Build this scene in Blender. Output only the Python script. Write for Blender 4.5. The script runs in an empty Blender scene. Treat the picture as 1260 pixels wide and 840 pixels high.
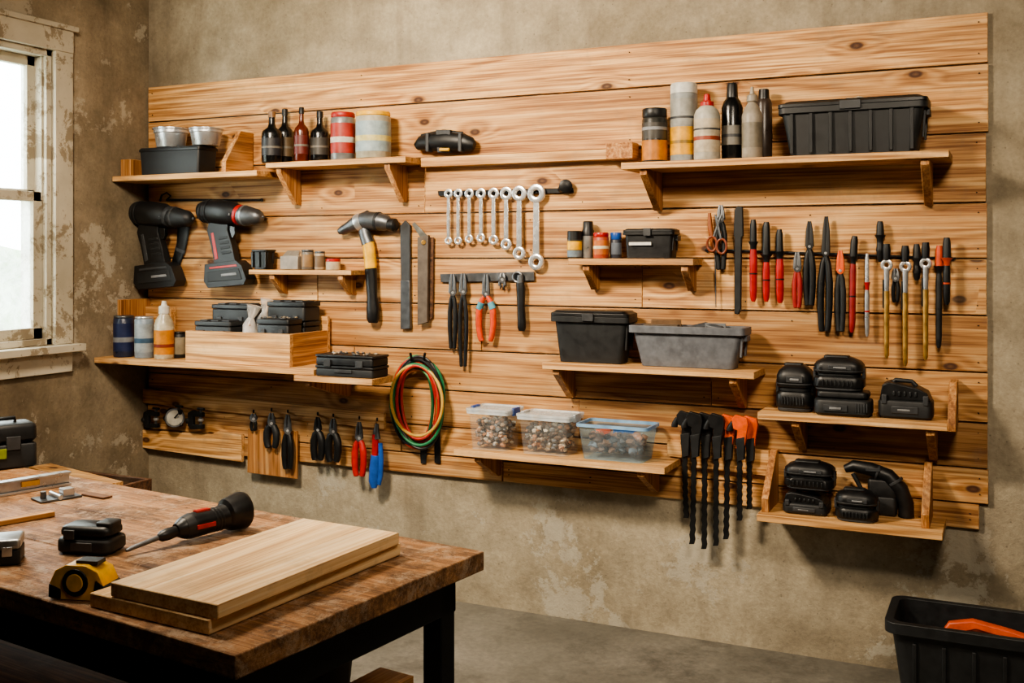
import bpy, math, random, itertools
from mathutils import Vector, Matrix
random.seed(7)
rnd=random.uniform
# ---------------------------------------------------------------- survey (metres; back wall is y=0, left wall x=0)
F=1300.0; TH=math.atan(F/2766.0); S=math.sin(TH); C=math.cos(TH)
CX,CY,CZ=3.946,-4.066,1.5; HZ=316
def ray(px):
    u=(px-630)/F; return (-S+C*u, C+S*u)
def T(px,d=0): return (-d-CY)/ray(px)[1]
def W(px,py,d=0):
    dx,dy=ray(px); t=(-d-CY)/dy
    return Vector((CX+dx*t,-d,CZ-(py-HZ)/F*t))
def H(px,py,z):
    dx,dy=ray(px); t=(CZ-z)*F/(py-HZ)
    return Vector((CX+dx*t,CY+dy*t,z))
# ---------------------------------------------------------------- materials
def lin(h):
    h=h.lstrip('#'); o=[]
    for i in (0,2,4):
        v=int(h[i:i+2],16)/255; o.append(v/12.92 if v<=.04045 else ((v+.055)/1.055)**2.4)
    return (*o,1)
class N:
    def __init__(s,name):
        s.m=bpy.data.materials.new(name); s.m.use_nodes=True; s.t=s.m.node_tree
        s.b=s.t.nodes['Principled BSDF']; s.out=s.t.nodes['Material Output']
    def n(s,ty,**k):
        nd=s.t.nodes.new(ty)
        for a,v in k.items(): setattr(nd,a,v)
        return nd
    def l(s,a,b): s.t.links.new(a,b)
    def coords(s,scale=(1,1,1),island=False):
        tc=s.n('ShaderNodeTexCoord'); mp=s.n('ShaderNodeMapping'); mp.inputs['Scale'].default_value=scale
        v=tc.outputs['Object']
        if island:
            g=s.n('ShaderNodeNewGeometry'); cb=s.n('ShaderNodeCombineXYZ')
            m1=s.math('MULTIPLY',g.outputs['Random Per Island'],37.0); m2=s.math('MULTIPLY',g.outputs['Random Per Island'],91.0)
            s.l(m1,cb.inputs[0]); s.l(m2,cb.inputs[1]); s.l(m1,cb.inputs[2])
            ad=s.n('ShaderNodeVectorMath',operation='ADD'); s.l(v,ad.inputs[0]); s.l(cb.outputs[0],ad.inputs[1]); v=ad.outputs[0]
        s.l(v,mp.inputs[0]); return mp.outputs[0]
    def noise(s,v,scale,detail=4,rough=.55,dist=0):
        nd=s.n('ShaderNodeTexNoise'); s.l(v,nd.inputs['Vector'])
        nd.inputs['Scale'].default_value=scale; nd.inputs['Detail'].default_value=detail
        nd.inputs['Roughness'].default_value=rough; nd.inputs['Distortion'].default_value=dist
        return nd.outputs[0]
    def math(s,op,a,b=0.0,clamp=False):
        nd=s.n('ShaderNodeMath',operation=op); nd.use_clamp=clamp
        for i,x in enumerate((a,b)):
            if isinstance(x,(int,float)): nd.inputs[i].default_value=x
            else: s.l(x,nd.inputs[i])
        return nd.outputs[0]
    def ramp(s,fac,stops):
        nd=s.n('ShaderNodeValToRGB'); s.l(fac,nd.inputs[0]); e=nd.color_ramp.elements
        while len(e)<len(stops): e.new(.5)
        for i,(p,c) in enumerate(stops):
            e[i].position=p; e[i].color=c if not isinstance(c,(int,float)) else (c,c,c,1)
        return nd.outputs[0]
    def mix(s,f,a,b,mode='MIX'):
        nd=s.n('ShaderNodeMix',data_type='RGBA',blend_type=mode)
        for i,x in ((0,f),(6,a),(7,b)):
            if isinstance(x,(int,float,tuple)): nd.inputs[i].default_value=x
            else: s.l(x,nd.inputs[i])
        return nd.outputs[2]
    def bump(s,h,st=.3,dist=.01,prev=None):
        nd=s.n('ShaderNodeBump'); nd.inputs['Strength'].default_value=st; nd.inputs['Distance'].default_value=dist
        s.l(h,nd.inputs['Height'])
        if prev: s.l(prev,nd.inputs['Normal'])
        return nd.outputs[0]
    def fin(s,col,rough=.6,metal=0,nrm=None):
        if isinstance(col,tuple): s.b.inputs['Base Color'].default_value=col
        else: s.l(col,s.b.inputs['Base Color'])
        if isinstance(rough,(int,float)): s.b.inputs['Roughness'].default_value=rough
        else: s.l(rough,s.b.inputs['Roughness'])
        s.b.inputs['Metallic'].default_value=metal
        if nrm: s.l(nrm,s.b.inputs['Normal'])
        return s.m
_c={}
def P(hexc,rough=.45,metal=0,var=.25):
    k=(hexc,rough,metal)
    if k in _c: return _c[k]
    m=N('paint_'+hexc.strip('#')); v=m.coords(); n=m.noise(v,30,4); c=lin(hexc)
    dk=tuple(x*(1-var) for x in c[:3])+(1,); lt=tuple(min(1,x*(1+var)+.002) for x in c[:3])+(1,)
    col=m.ramp(n,[(.3,dk),(.7,lt)])
    rn=m.n('ShaderNodeMapRange'); m.l(n,rn.inputs[0]); rn.inputs[3].default_value=max(.05,rough-.12); rn.inputs[4].default_value=min(1,rough+.15)
    _c[k]=m.fin(col,rn.outputs[0],metal,m.bump(m.noise(v,160,1),.12,.001)); return _c[k]
def wood(name,light,mid,dark,axis=0,rough=.68,knots=True,stain=0,fr=1.0,tone=1.0,kdens=.45):
    m=N(name); st=[6.5*fr]*3; st[axis]=.55*fr; v=m.coords(tuple(st),True)
    n=m.noise(v,1.0,2,.5,.2)
    if knots:
        sx=m.n('ShaderNodeSeparateXYZ'); m.l(m.coords((1,1,1),True),sx.inputs[0]); cb=m.n('ShaderNodeCombineXYZ')
        o=[i for i in range(3) if i!=axis]
        m.l(m.math('MULTIPLY',sx.outputs[axis],3.0),cb.inputs[0]); m.l(m.math('MULTIPLY',m.math('ADD',sx.outputs[o[0]],sx.outputs[o[1]]),5.6),cb.inputs[1])
        vo=m.n('ShaderNodeTexVoronoi',voronoi_dimensions='2D'); m.l(cb.outputs[0],vo.inputs['Vector']); vo.inputs['Scale'].default_value=1.0
        sc=m.n('ShaderNodeSeparateColor'); m.l(vo.outputs['Color'],sc.inputs[0])
        sel=m.math('GREATER_THAN',sc.outputs[0],1-kdens)
        halo=m.math('MULTIPLY',m.ramp(vo.outputs['Distance'],[(.0,1.0),(.14,.45),(.36,0.0)]),sel)
        n=m.math('ADD',n,m.math('MULTIPLY',halo,.20))
    w=m.math('SINE',m.math('MULTIPLY',n,58.0)); w2=m.math('ADD',m.math('MULTIPLY',w,.5),.5)
    st2=[120,120,120]; st2[axis]=2.0; fine=m.noise(m.coords(tuple(st2),True),1.0,4,.65)
    g=m.math('ADD',m.math('MULTIPLY',w2,.15),m.math('MULTIPLY',fine,.88))
    col=m.ramp(g,[(.36,dark),(.53,mid),(.72,light)])
    st4=[55,55,55]; st4[axis]=1.3
    sk=m.noise(m.coords(tuple(st4),True),1.0,5,.7,.2); col=m.mix(m.ramp(sk,[(.56,0.0),(.70,.55)]),col,dark)
    st3=[5,5,5]; st3[axis]=.8
    big=m.noise(m.coords(tuple(st3),True),1.0,5,.65,.3)
    col=m.mix(1.0,col,m.ramp(big,[(.28,(.60,.53,.46,1)),(.5,(.93,.90,.87,1)),(.7,(1.12,1.10,1.06,1))]),'MULTIPLY')
    geo=m.n('ShaderNodeNewGeometry'); lo=1-.34*tone
    col=m.mix(1.0,col,m.ramp(geo.outputs['Random Per Island'],[(0,(lo,lo*.93,lo*.86,1)),(.35,(.94,.90,.86,1)),(.6,(1.0,.99,.98,1)),(1,(1.13,1.13,1.14,1))]),'MULTIPLY')
    if knots:
        hal2=m.math('MULTIPLY',m.ramp(vo.outputs['Distance'],[(.04,.6),(.24,0.0)]),sel); col=m.mix(hal2,col,lin('#a06a35'))
        kn=m.ramp(vo.outputs['Distance'],[(.0,.75),(.045,1.0),(.062,.9),(.085,.25),(.13,0.0)])
        col=m.mix(m.math('MULTIPLY',kn,sel),col,lin('#43230f'))
    gw=m.noise(m.coords((3,3,3)),2.0,8,.75); col=m.mix(m.ramp(gw,[(.52,0.0),(.70,.40)]),col,lin('#87745c'))
    if stain:
        sn=m.noise(m.coords((3,3,3)),1.6,6,.65,.6); col=m.mix(m.ramp(sn,[(.45,0.0),(.68,float(stain))]),col,lin('#1d120b'))
    return m.fin(col,rough,0,m.bump(g,.4,.003))
WPAN=wood('pine_panel_wood',lin('#ecc892'),lin('#d0a068'),lin('#93643a'))
WSH=wood('pine_shelf_wood',lin('#eecb98'),lin('#d6a86f'),lin('#a07242'),tone=.6,kdens=.3)
WSY=wood('pine_side_wood',lin('#dcb27c'),lin('#bd8850'),lin('#8a5a2e'),axis=1,knots=False,tone=.5)
WSZ=wood('pine_upright_wood',lin('#d9ae78'),lin('#b88450'),lin('#8a5a2e'),axis=2,knots=False,tone=.5)
WPL=wood('fresh_plank_wood',lin('#f6e2bd'),lin('#ecce9e'),lin('#cda475'),fr=.8,tone=.1,kdens=.25)
WDK=wood('old_dark_wood',lin('#8a6442'),lin('#664630'),lin('#38251a'),stain=.5,knots=False)
def tabletop():
    m=N('worn_bench_wood'); v=m.coords((.8,6,6))
    n=m.noise(v,1.2,3,.5,.5); w=m.math('SINE',m.math('MULTIPLY',n,34.0))
    fine=m.noise(m.coords((3.5,120,120)),1.0,5,.7)
    g=m.math('ADD',m.math('MULTIPLY',w,.08),fine)
    col=m.ramp(g,[(.3,lin('#6b472b')),(.52,lin('#9c6f45')),(.75,lin('#c7986a'))])
    s1=m.noise(m.coords((3,4.5,4)),1.5,10,.78,.5); col=m.mix(m.ramp(s1,[(.47,0.0),(.60,.72)]),col,lin('#38281c'))
    s2=m.noise(m.coords((6,6,6)),2.4,10,.85,.3); col=m.mix(m.ramp(s2,[(.50,0.0),(.60,.65)]),col,lin('#bda58b'))
    s4=m.noise(m.coords((9,14,9)),2.0,8,.8,1.2); col=m.mix(m.ramp(s4,[(.59,0.0),(.64,.8)]),col,lin('#21160f'))
    s3=m.noise(m.coords((2,60,20)),1.5,6,.8,.2); col=m.mix(m.ramp(s3,[(.60,0.0),(.66,.6)]),col,lin('#2a1c12'))
    s5=m.noise(m.coords((40,3,20)),1.5,6,.8,.2); col=m.mix(m.ramp(s5,[(.61,0.0),(.66,.5)]),col,lin('#cdb598'))
    return m.fin(col,m.ramp(s1,[(.3,.5),(.7,.78)]),0,m.bump(g,.5,.004,m.bump(s2,.7,.006)))
TOP=tabletop()
def plaster(name,base,light,dark,patch,lo,seed,pa,stainc='#4a4033',sa=.5,pf=.85):
    m=N(name); tc=m.n('ShaderNodeTexCoord'); mp=m.n('ShaderNodeMapping'); m.l(tc.outputs['Object'],mp.inputs[0]); mp.inputs['Location'].default_value=(seed,seed*2,seed)
    v=mp.outputs[0]
    a=m.noise(v,1.3,8,.64,.2); col=m.ramp(a,[(.32,dark),(.5,base),(.68,light)])
    b=m.noise(v,6,9,.74,.1); col=m.mix(1.0,col,m.ramp(b,[(.3,(.70,.69,.67,1)),(.7,(1.2,1.19,1.17,1))]),'MULTIPLY')
    f=m.noise(v,60,5,.7); col=m.mix(1.0,col,m.ramp(f,[(.3,(.84,.84,.83,1)),(.65,(1.08,1.08,1.07,1))]),'MULTIPLY')
    g2=m.noise(v,2.9,10,.7,.2); col=m.mix(m.ramp(g2,[(.50,0.0),(.68,sa)]),col,lin(stainc))
    c=m.noise(v,2.2,12,.76,.12); pm=m.ramp(c,[(pa,0.0),(pa+.025,pf)])
    sp=m.n('ShaderNodeSeparateXYZ'); m.l(tc.outputs['Object'],sp.inputs[0])
    if lo is not None:
        hm=m.ramp(m.math('DIVIDE',m.math('ADD',sp.outputs[2],1.5),3.0),lo); pm=m.math('MULTIPLY',pm,hm)
    col=m.mix(pm,col,patch)
    mp2=m.n('ShaderNodeMapping'); m.l(tc.outputs['Object'],mp2.inputs[0]); mp2.inputs['Scale'].default_value=(6,6,.6)
    sk=m.noise(mp2.outputs[0],1.0,5,.6,.4); col=m.mix(m.ramp(sk,[(.53,0.0),(.76,.45)]),col,lin('#5a4e3f'))
    vo=m.n('ShaderNodeTexVoronoi'); m.l(v,vo.inputs['Vector']); vo.inputs['Scale'].default_value=30
    pit=m.ramp(vo.outputs['Distance'],[(.05,0.0),(.12,1.0)]); col=m.mix(m.math('MULTIPLY',m.math('SUBTRACT',1.0,pit),.45),col,lin('#453c31'))
    h=m.math('ADD',m.math('MULTIPLY',b,.6),m.math('MULTIPLY',f,.25))
    return m.fin(col,.88,0,m.bump(pm,.3,.005,m.bump(h,.6,.02)))
PBACK=plaster('bare_concrete_plaster',lin('#a59a86'),lin('#bbb09b'),lin('#857964'),lin('#b7b1a2'),[(.0,1.0),(.13,1.0),(.24,.08)],1.3,.55,'#6a5f4e',.40,.6)
PLEFT=plaster('peeling_plaster',lin('#8f816b'),lin('#a59680'),lin('#6d604e'),lin('#bfb4a0'),None,4.7,.525,'#4a4033',.5,.75)
def floormat():
    m=N('old_concrete_floor'); v=m.coords(); a=m.noise(v,1.4,9,.65,.2); f=m.noise(v,40,6,.7)
    col=m.ramp(a,[(.3,lin('#55514a')),(.5,lin('#747067')),(.72,lin('#918b81'))])
    col=m.mix(1.0,col,m.ramp(f,[(.3,(.75,.75,.75,1)),(.7,(1.12,1.12,1.1,1))]),'MULTIPLY')
    s=m.noise(v,3.5,9,.75,.2); col=m.mix(m.ramp(s,[(.50,0.0),(.66,.6)]),col,lin('#3a3630'))
    return m.fin(col,m.ramp(a,[(.3,.45),(.7,.75)]),0,m.bump(f,.3,.004))
FLOOR=floormat()
def oldpaint():
    m=N('flaking_white_paint'); v=m.coords(); a=m.noise(v,7,10,.78,.3)
    col=m.mix(m.ramp(a,[(.52,0.0),(.55,.85)]),lin('#cdc5b3'),lin('#8f8069'))
    b=m.noise(v,3,5); col=m.mix(1.0,col,m.ramp(b,[(.3,(.70,.69,.66,1)),(.7,(1.1,1.1,1.1,1))]),'MULTIPLY')
    return m.fin(col,.65,0,m.bump(a,.5,.004))
OLDP=oldpaint()
def glass():
    m=N('dirty_window_glass'); v=m.coords(); a=m.noise(v,9,8,.75,.4)
    tr=m.n('ShaderNodeBsdfTransparent'); tr.inputs[0].default_value=(.93,.96,.94,1)
    tl=m.n('ShaderNodeBsdfTranslucent'); tl.inputs[0].default_value=(.80,.84,.80,1)
    gl=m.n('ShaderNodeBsdfGlossy'); gl.inputs['Roughness'].default_value=.15
    m1=m.n('ShaderNodeMixShader'); m.l(m.ramp(a,[(.35,.10),(.65,.5)]),m1.inputs[0]); m.l(tr.outputs[0],m1.inputs[1]); m.l(tl.outputs[0],m1.inputs[2])
    m2=m.n('ShaderNodeMixShader'); m2.inputs[0].default_value=.05; m.l(m1.outputs[0],m2.inputs[1]); m.l(gl.outputs[0],m2.inputs[2])
    m.l(m2.outputs[0],m.out.inputs[0]); return m.m
GLASS=glass()
def clearp(name,tint,op):
    m=N(name); v=m.coords(); a=m.noise(v,14,2)
    tr=m.n('ShaderNodeBsdfTransparent'); tr.inputs[0].default_value=tint
    m.b.inputs['Base Color'].default_value=tint; m.b.inputs['Roughness'].default_value=.15
    m1=m.n('ShaderNodeMixShader'); m.l(m.ramp(a,[(.3,op*.6),(.7,op*1.4)]),m1.inputs[0]); m.l(tr.outputs[0],m1.inputs[1]); m.l(m.b.outputs[0],m1.inputs[2])
    m.l(m1.outputs[0],m.out.inputs[0]); return m.m
CLR=clearp('clear_plastic',(.95,.97,.98,1),.085); CLRB=clearp('clear_blue_plastic',(.72,.86,.98,1),.12)
CLRIM=clearp('clear_plastic_rim',(.85,.9,.93,1),.45); CLBIM=clearp('clear_blue_rim',(.35,.58,.82,1),.6)
BLK=P('#101113',.42); BLK2=P('#1b1d1f',.5); BLKG=P('#0c0d0e',.22); GRY=P('#606369',.5); DGR=P('#36383b',.5)
STL=P('#c4c6c9',.3,.75,.12); DST=P('#65676a',.4,.8,.2); CHR=P('#dcdee0',.25,.7,.08); BRS=P('#cfa55e',.35,.8); IRON=P('#1e1f21',.5,.5)
RED=P('#ab1c19',.35); ORG=P('#dd5a1c',.4); YEL=P('#e3ad1c',.4); BLU=P('#1f52a5',.4); GRN=P('#23734b',.45); LGR=P('#7d7f82')
WHT=P('#dedbd2',.45); CRM=P('#cdbd9c',.55); LBL=P('#b9b4a4',.6); AMB=P('#541f0f',.18)
# ---------------------------------------------------------------- mesh builder
class B:
    def __init__(s,name,M=None): s.name=name; s.M=M; s.v=[]; s.f=[]; s.mi=[]; s.sm=[]; s.mats=[]
    def add(s,vs,fs,mat,smooth=False):
        if mat not in s.mats: s.mats.append(mat)
        k=s.mats.index(mat); o=len(s.v); s.v+= [Vector(x) for x in vs]
        for f in fs: s.f.append([i+o for i in f]); s.mi.append(k); s.sm.append(smooth)
    def prism(s,pts,off,mat):
        n=len(pts); off=Vector(off); vs=[Vector(p) for p in pts]+[Vector(p)+off for p in pts]
        fs=[list(range(n))[::-1],[n+i for i in range(n)]]+[[i,(i+1)%n,n+(i+1)%n,n+i] for i in range(n)]
        s.add(vs,fs,mat)
    def box(s,c,sz,mat,rz=0,rx=0,ry=0):
        R=Matrix.Rotation(rz,3,'Z')@Matrix.Rotation(ry,3,'Y')@Matrix.Rotation(rx,3,'X'); c=Vector(c); h=Vector(sz)/2
        vs=[c+R@Vector((a*h.x,b*h.y,e*h.z)) for e in (-1,1) for a,b in ((-1,-1),(1,-1),(1,1),(-1,1))]
        s.add(vs,[[3,2,1,0],[4,5,6,7],[0,1,5,4],[1,2,6,5],[2,3,7,6],[3,0,4,7]],mat)
    def bb(s,a,b,mat): s.box([(a[i]+b[i])/2 for i in range(3)],[abs(b[i]-a[i]) for i in range(3)],mat)
    def loft(s,rings,mat,caps=(True,True),smooth=False,closed=False):
        n=len(rings[0]); vs=[p for r in rings for p in r]; fs=[]
        m=len(rings)
        for k in range(m if closed else m-1):
            k2=(k+1)%m
            for i in range(n): j=(i+1)%n; fs.append([k*n+i,k*n+j,k2*n+j,k2*n+i])
        if not closed:
            if caps[0]: fs.append(list(range(n))[::-1])
            if caps[1]: fs.append([(m-1)*n+i for i in range(n)])
        s.add(vs,fs,mat,smooth)
    def tube(s,pts,rad,mat,n=14,fl=1.0,closed=False,fax=1):
        pts=[Vector(p) for p in pts]; m=len(pts)
        if isinstance(rad,(int,float)): rad=[rad]*m
        tg=[]
        for i in range(m):
            a=pts[i-1] if (i>0 or closed) else pts[i]; b=pts[(i+1)%m] if (i<m-1 or closed) else pts[i]
            d=b-a; tg.append(d.normalized() if d.length>1e-9 else Vector((0,0,1)))
        up=Vector((0,1,0)) if abs(tg[0].y)<.9 else Vector((1,0,0))
        n1=tg[0].cross(up).normalized(); rings=[]
        for i in range(m):
            n1=(n1-tg[i]*n1.dot(tg[i])).normalized(); n2=tg[i].cross(n1); r=[]
            for k in range(n):
                a=2*math.pi*k/n; o=(n1*math.cos(a)+n2*math.sin(a))*rad[i]; o[fax]*=fl; r.append(pts[i]+o)
            rings.append(r)
        s.loft(rings,mat,smooth=True,closed=closed)
    def rr(s,c,w,d,r,z,n=4):
        o=[]
        for q,(sx,sy) in enumerate(((1,1),(-1,1),(-1,-1),(1,-1))):
            for k in range(n+1):
                a=math.pi/2*(q+k/n); o.append(Vector((c[0]+sx*(w/2-r)+r*math.cos(a),c[1]+sy*(d/2-r)+r*math.sin(a),z)))
        return o
    def rbox(s,c,w,d,h,mat,r=.02,e=.008,t=1.0,top=1.0):
        z=c[2]; k=lambda q,zz,ins:s.rr(c,w*q-2*ins,d*q-2*ins,max(.001,min(r,w*q/2-.001,d*q/2-.001)-ins*.5),zz)
        s.loft([k(t,z,e),k(t,z+e,0),k(top,z+h-e,0),k(top,z+h-e*.35,e*.3),k(top,z+h,e)],mat)
    def bin(s,c,w,d,h,mat,t=.86,th=.006,rim=.008,rimh=.02,r=.025,rimm=None):
        z=c[2]; w-=2*rim; d-=2*rim; R=lambda a,b,zz,q=0:s.rr(c,a,b,max(.003,r-q),zz)
        if rimm:
            s.loft([R(w*t-2*th,d*t-2*th,z+th,th),R(w*t,d*t,z),R(w-.004,d-.004,z+h-rimh)],mat,caps=(True,False))
            s.loft([R(w-.004,d-.004,z+h-rimh),R(w+2*rim,d+2*rim,z+h-rimh),R(w+2*rim,d+2*rim,z+h),R(w-2*th,d-2*th,z+h,th),R(w-2*th,d-2*th,z+h-rimh,th)],rimm,closed=True)
        else:
            s.loft([R(w*t,d*t,z),R(w-.004,d-.004,z+h-rimh),R(w+2*rim,d+2*rim,z+h-rimh),R(w+2*rim,d+2*rim,z+h),R(w-2*th,d-2*th,z+h,th),R(w*t-2*th,d*t-2*th,z+th,th)],mat)
    def blob(s,c,r,mat,sq=(1,1,1)):
        R=Matrix.Rotation(rnd(0,6),3,'Z')@Matrix.Rotation(rnd(0,6),3,'X')
        vv=[]
        for p in ICO_V:
            q=R@(p/1.9*r*rnd(.85,1.15)); vv.append(Vector(c)+Vector((q.x*sq[0],q.y*sq[1],q.z*sq[2])))
        s.add(vv,ICO_F,mat,True)
    def obj(s,bev=.0015,seg=2):
        me=bpy.data.meshes.new(s.name)
        if s.M is None:
            lo=Vector([min(v[i] for v in s.v) for i in range(3)]); hi=Vector([max(v[i] for v in s.v) for i in range(3)]); o=(lo+hi)/2
            vs=[v-o for v in s.v]; Mx=Matrix.Translation(o)
        else: vs=s.v; Mx=s.M
        me.from_pydata([tuple(v) for v in vs],[],s.f)
        for m in s.mats: me.materials.append(m)
        for p,k,sm in zip(me.polygons,s.mi,s.sm): p.material_index=k; p.use_smooth=sm
        import bmesh
        bm=bmesh.new(); bm.from_mesh(me); bmesh.ops.recalc_face_normals(bm,faces=bm.faces); bm.to_mesh(me); bm.free()
        try: me.set_sharp_from_angle(angle=math.radians(42))
        except Exception: pass
        ob=bpy.data.objects.new(s.name,me); bpy.context.collection.objects.link(ob); ob.matrix_world=Mx
        if bev>0:
            md=ob.modifiers.new('bevel','BEVEL'); md.width=bev; md.segments=seg; md.limit_method='ANGLE'; md.angle_limit=math.radians(50)
        return ob
    # wall helpers (survey coordinates on a plane d metres off the wall)
    def wp(s,mat,pts,d0,d1):
        q=[W(x,y,(d0+d1)/2) for x,y in pts]; s.prism([Vector((p.x,-d0,p.z)) for p in q],(0,-(d1-d0),0),mat)
    def wt(s,mat,pts,d=.04,fl=1.0,n=12,closed=False):
        s.tube([W(p[0],p[1],p[3] if len(p)>3 else d) for p in pts],[p[2]*T(p[0],d)/F for p in pts],mat,n,fl,closed)
    def ring(s,mat,x,y,R,r,d=.03,fl=1.0,n=18,ry=1.0):
        c=W(x,y,d); k=T(x,d)/F
        s.tube([c+Vector((math.cos(a)*R*k,0,math.sin(a)*R*k*ry)) for a in [2*math.pi*i/n for i in range(n)]],r*k,mat,8,fl,True)
def _ico():
    ph=(1+5**.5)/2; vs=[]
    for a,b in ((-1,ph),(1,ph),(-1,-ph),(1,-ph)): vs+= [(a,b,0),(0,a,b),(b,0,a)]
    V=[Vector(p) for p in vs]; fs=[]
    for i,j,k in itertools.combinations(range(12),3):
        if all(abs((V[a]-V[b]).length-2)<.01 for a,b in ((i,j),(j,k),(i,k))):
            nn=(V[j]-V[i]).cross(V[k]-V[i]); fs.append([i,j,k] if nn.dot(V[i])>0 else [i,k,j])
    return V,fs
ICO_V,ICO_F=_ico()
def LM(p0,p1):
    x=(Vector(p1)-Vector(p0)).normalized(); z=Vector((0,0,1)); y=z.cross(x)
    M=Matrix.Identity(4)
    for i in range(3): M[i][0]=x[i]; M[i][1]=y[i]; M[i][2]=z[i]; M[i][3]=p0[i]
    return M
# ---------------------------------------------------------------- room
RX,RY,RZ=6.4,-6.2,3.0
b=B('wall_back'); b.bb((-.2,0,-.0),(RX+.2,.2,RZ),PBACK); b.obj(0)
b=B('wall_right'); b.bb((RX,RY,0),(RX+.2,0,RZ),PLEFT); b.obj(0)
b=B('wall_front'); b.bb((-.2,RY-.2,0),(RX+.2,RY,RZ),PLEFT); b.obj(0)
b=B('floor'); b.bb((-.2,RY-.2,-.15),(RX+.2,.2,0),FLOOR); b.obj(0)
b=B('ceiling'); b.bb((-.2,RY-.2,RZ),(RX+.2,.2,RZ+.15),P('#6e6659',.9)); b.obj(0)
wy0,wy1,wz0,wz1=-1.62,-.60,1.10,2.44
b=B('wall_left')
b.bb((-.2,wy1,0),(0,0,RZ),PLEFT); b.bb((-.2,RY,0),(0,wy0,RZ),PLEFT); b.bb((-.2,wy0,0),(0,wy1,wz0),PLEFT); b.bb((-.2,wy0,wz1),(0,wy1,RZ),PLEFT); b.obj(0)
# window
b=B('window_1')
b.bb((.001,wy0-.1,wz1),(.028,wy1+.1,wz1+.11),OLDP); b.bb((.001,wy1,wz0-.0),(.024,wy1+.1,wz1),OLDP); b.bb((.001,wy0-.1,wz0),(.024,wy0,wz1),OLDP)
b.bb((.001,wy0-.13,wz0-.035),(.075,wy1+.13,wz0-.001),OLDP); b.bb((.001,wy0-.1,wz0-.13),(.02,wy1+.1,wz0-.036),OLDP)
b.bb((.028,wy0-.12,wz1+.10),(.04,wy1+.12,wz1+.125),OLDP)
for y in (wy0,wy1-.03): b.bb((-.15,y,wz0),(0,y+.03,wz1),OLDP)
b.bb((-.15,wy0,wz1-.03),(0,wy1,wz1),OLDP); b.bb((-.15,wy0,wz0),(0,wy1,wz0+.03),OLDP)
zm=1.775
for (z0,z1,x) in ((wz0+.03,zm+.02,-.06),(zm-.02,wz1-.03,-.10)):
    y0,y1=wy0+.03,wy1-.03
    b.bb((x,y0,z0),(x+.035,y0+.05,z1),OLDP); b.bb((x,y1-.05,z0),(x+.035,y1,z1),OLDP)
    b.bb((x,y0,z0),(x+.035,y1,z0+.05),OLDP); b.bb((x,y0,z1-.045),(x+.035,y1,z1),OLDP)
    b.bb((x+.013,y0+.05,z0+.05),(x+.018,y1-.05,z1-.045),GLASS)
b.bb((-.098,wy1-.04,zm-.02),(-.02,wy1-.03,wz1-.03),OLDP)
b.obj(.003)
# plank panel
b=B('plank_wall_panel'); zr=lambda py:2.358-(py-15)/F*3.706
seams=[15,78,163,249,318,388,458,520,576,620,652]
XR=3.884
for i in range(len(seams)-1):
    z1,z0=zr(seams[i]),zr(seams[i+1]); xe=XR-(.03 if i>=len(seams)-2 else rnd(0,.008)); xs=.012
    cuts={0:[],1:[],2:[1.62],3:[2.1],4:[1.05,2.62],5:[1.9],6:[1.25,2.9],7:[2.35],8:[1.5],9:[2.0,3.2]}[i]
    e=[xs]+cuts+[xe]
    for a,c in zip(e[:-1],e[1:]):
        b.bb((a+.0015,-rnd(.017,.022),z0+.0032),(c-.0015,-.0005,z1-.0032),WPAN)
        for x in [a+.03,c-.03]+[a+(c-a)*k for k in (.33,.66)]:
            for zz in (z0+.035,z1-.035): b.tube([(x+rnd(-.004,.004),-.0165,zz),(x,-.0226,zz)],.0028,P('#3b2a1c',.7),6)
b.obj(.0022)
# ---------------------------------------------------------------- shelves
D0=.0235
def shelf(name,l,r,y,dep,br=(),bh=.12,th=.026,xl=None,extra=None):
    z=W((l+r)/2,y,dep).z; x0=W(l,y,dep).x if xl is None else xl; x1=W(r,y,dep).x
    b=B(name); b.bb((x0,-dep,z-th),(x1,-D0,z),WSH)
    for px in br:
        x=W(px,y,.1).x; zt=z-th-.0005
        b.prism([(x,-D0,zt),(x,-dep*.92,zt),(x,-dep*.92,zt-.02),(x,-D0-.03,zt-bh),(x,-D0,zt-bh)],(.028,0,0),WSZ)
    if extra: extra(b,z,x0,x1)
    b.obj(.002); return z
def ex1(b,z,x0,x1):
    x=W(276,214,.2).x
    b.prism([(x,-D0,z),(x,-.22,z),(x,-.22,z+.05),(x,-D0-.09,z+.2),(x,-D0,z+.2)],(.026,0,0),WSY)
    b.bb((.012,-.2,z),(.075,-.12,z+.085),WSZ)
Z1=shelf('wooden_shelf',137,316,213,.247,br=(),xl=.006,extra=ex1)
Z2=shelf('wooden_shelf',330,499,196,.19,br=(352,484),bh=.16,xl=W(316,213,.247).x+.003)
b=B('wooden_ledge'); z=W(640,188,.07).z; xa,xb=W(499,188,.19).x+.004,W(748,188,.07).x
b.bb((xa,-.07,z-.042),(xb,-D0,z),WSH); b.bb((xb+.002,-.1,z-.045),(W(764,192,.25).x-.004,-D0,z+.02),WSY); b.obj(.002); Z3=z
Z4=shelf('wooden_shelf',764,1168,192,.25,br=(800,1136),bh=.15)
Z5=shelf('wooden_shelf',306,432,332,.14,br=(336,420),bh=.09,th=.022)
Z6=shelf('wooden_shelf',699,853,318,.16,br=(722,842),bh=.1)
def ex7(b,z,x0,x1):
    b.bb((.01,-.22,z),(.034,-D0,z+.27),WSZ); b.bb((.034,-.06,z),(.2,-D0,z+.23),WSH)
Z7=shelf('wooden_shelf',114,386,447,.36,br=(150,),bh=.12,xl=.006,extra=ex7)
X7=W(386,447,.36).x
b=B('wooden_shelf'); Z8=Z7-.0275; xr8=W(458,475,.365).x
b.bb((X7-.10,-.365,Z8-.026),(xr8,-.20,Z8),WSH)
zt=Z8-.0265; xq=X7-.06
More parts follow.
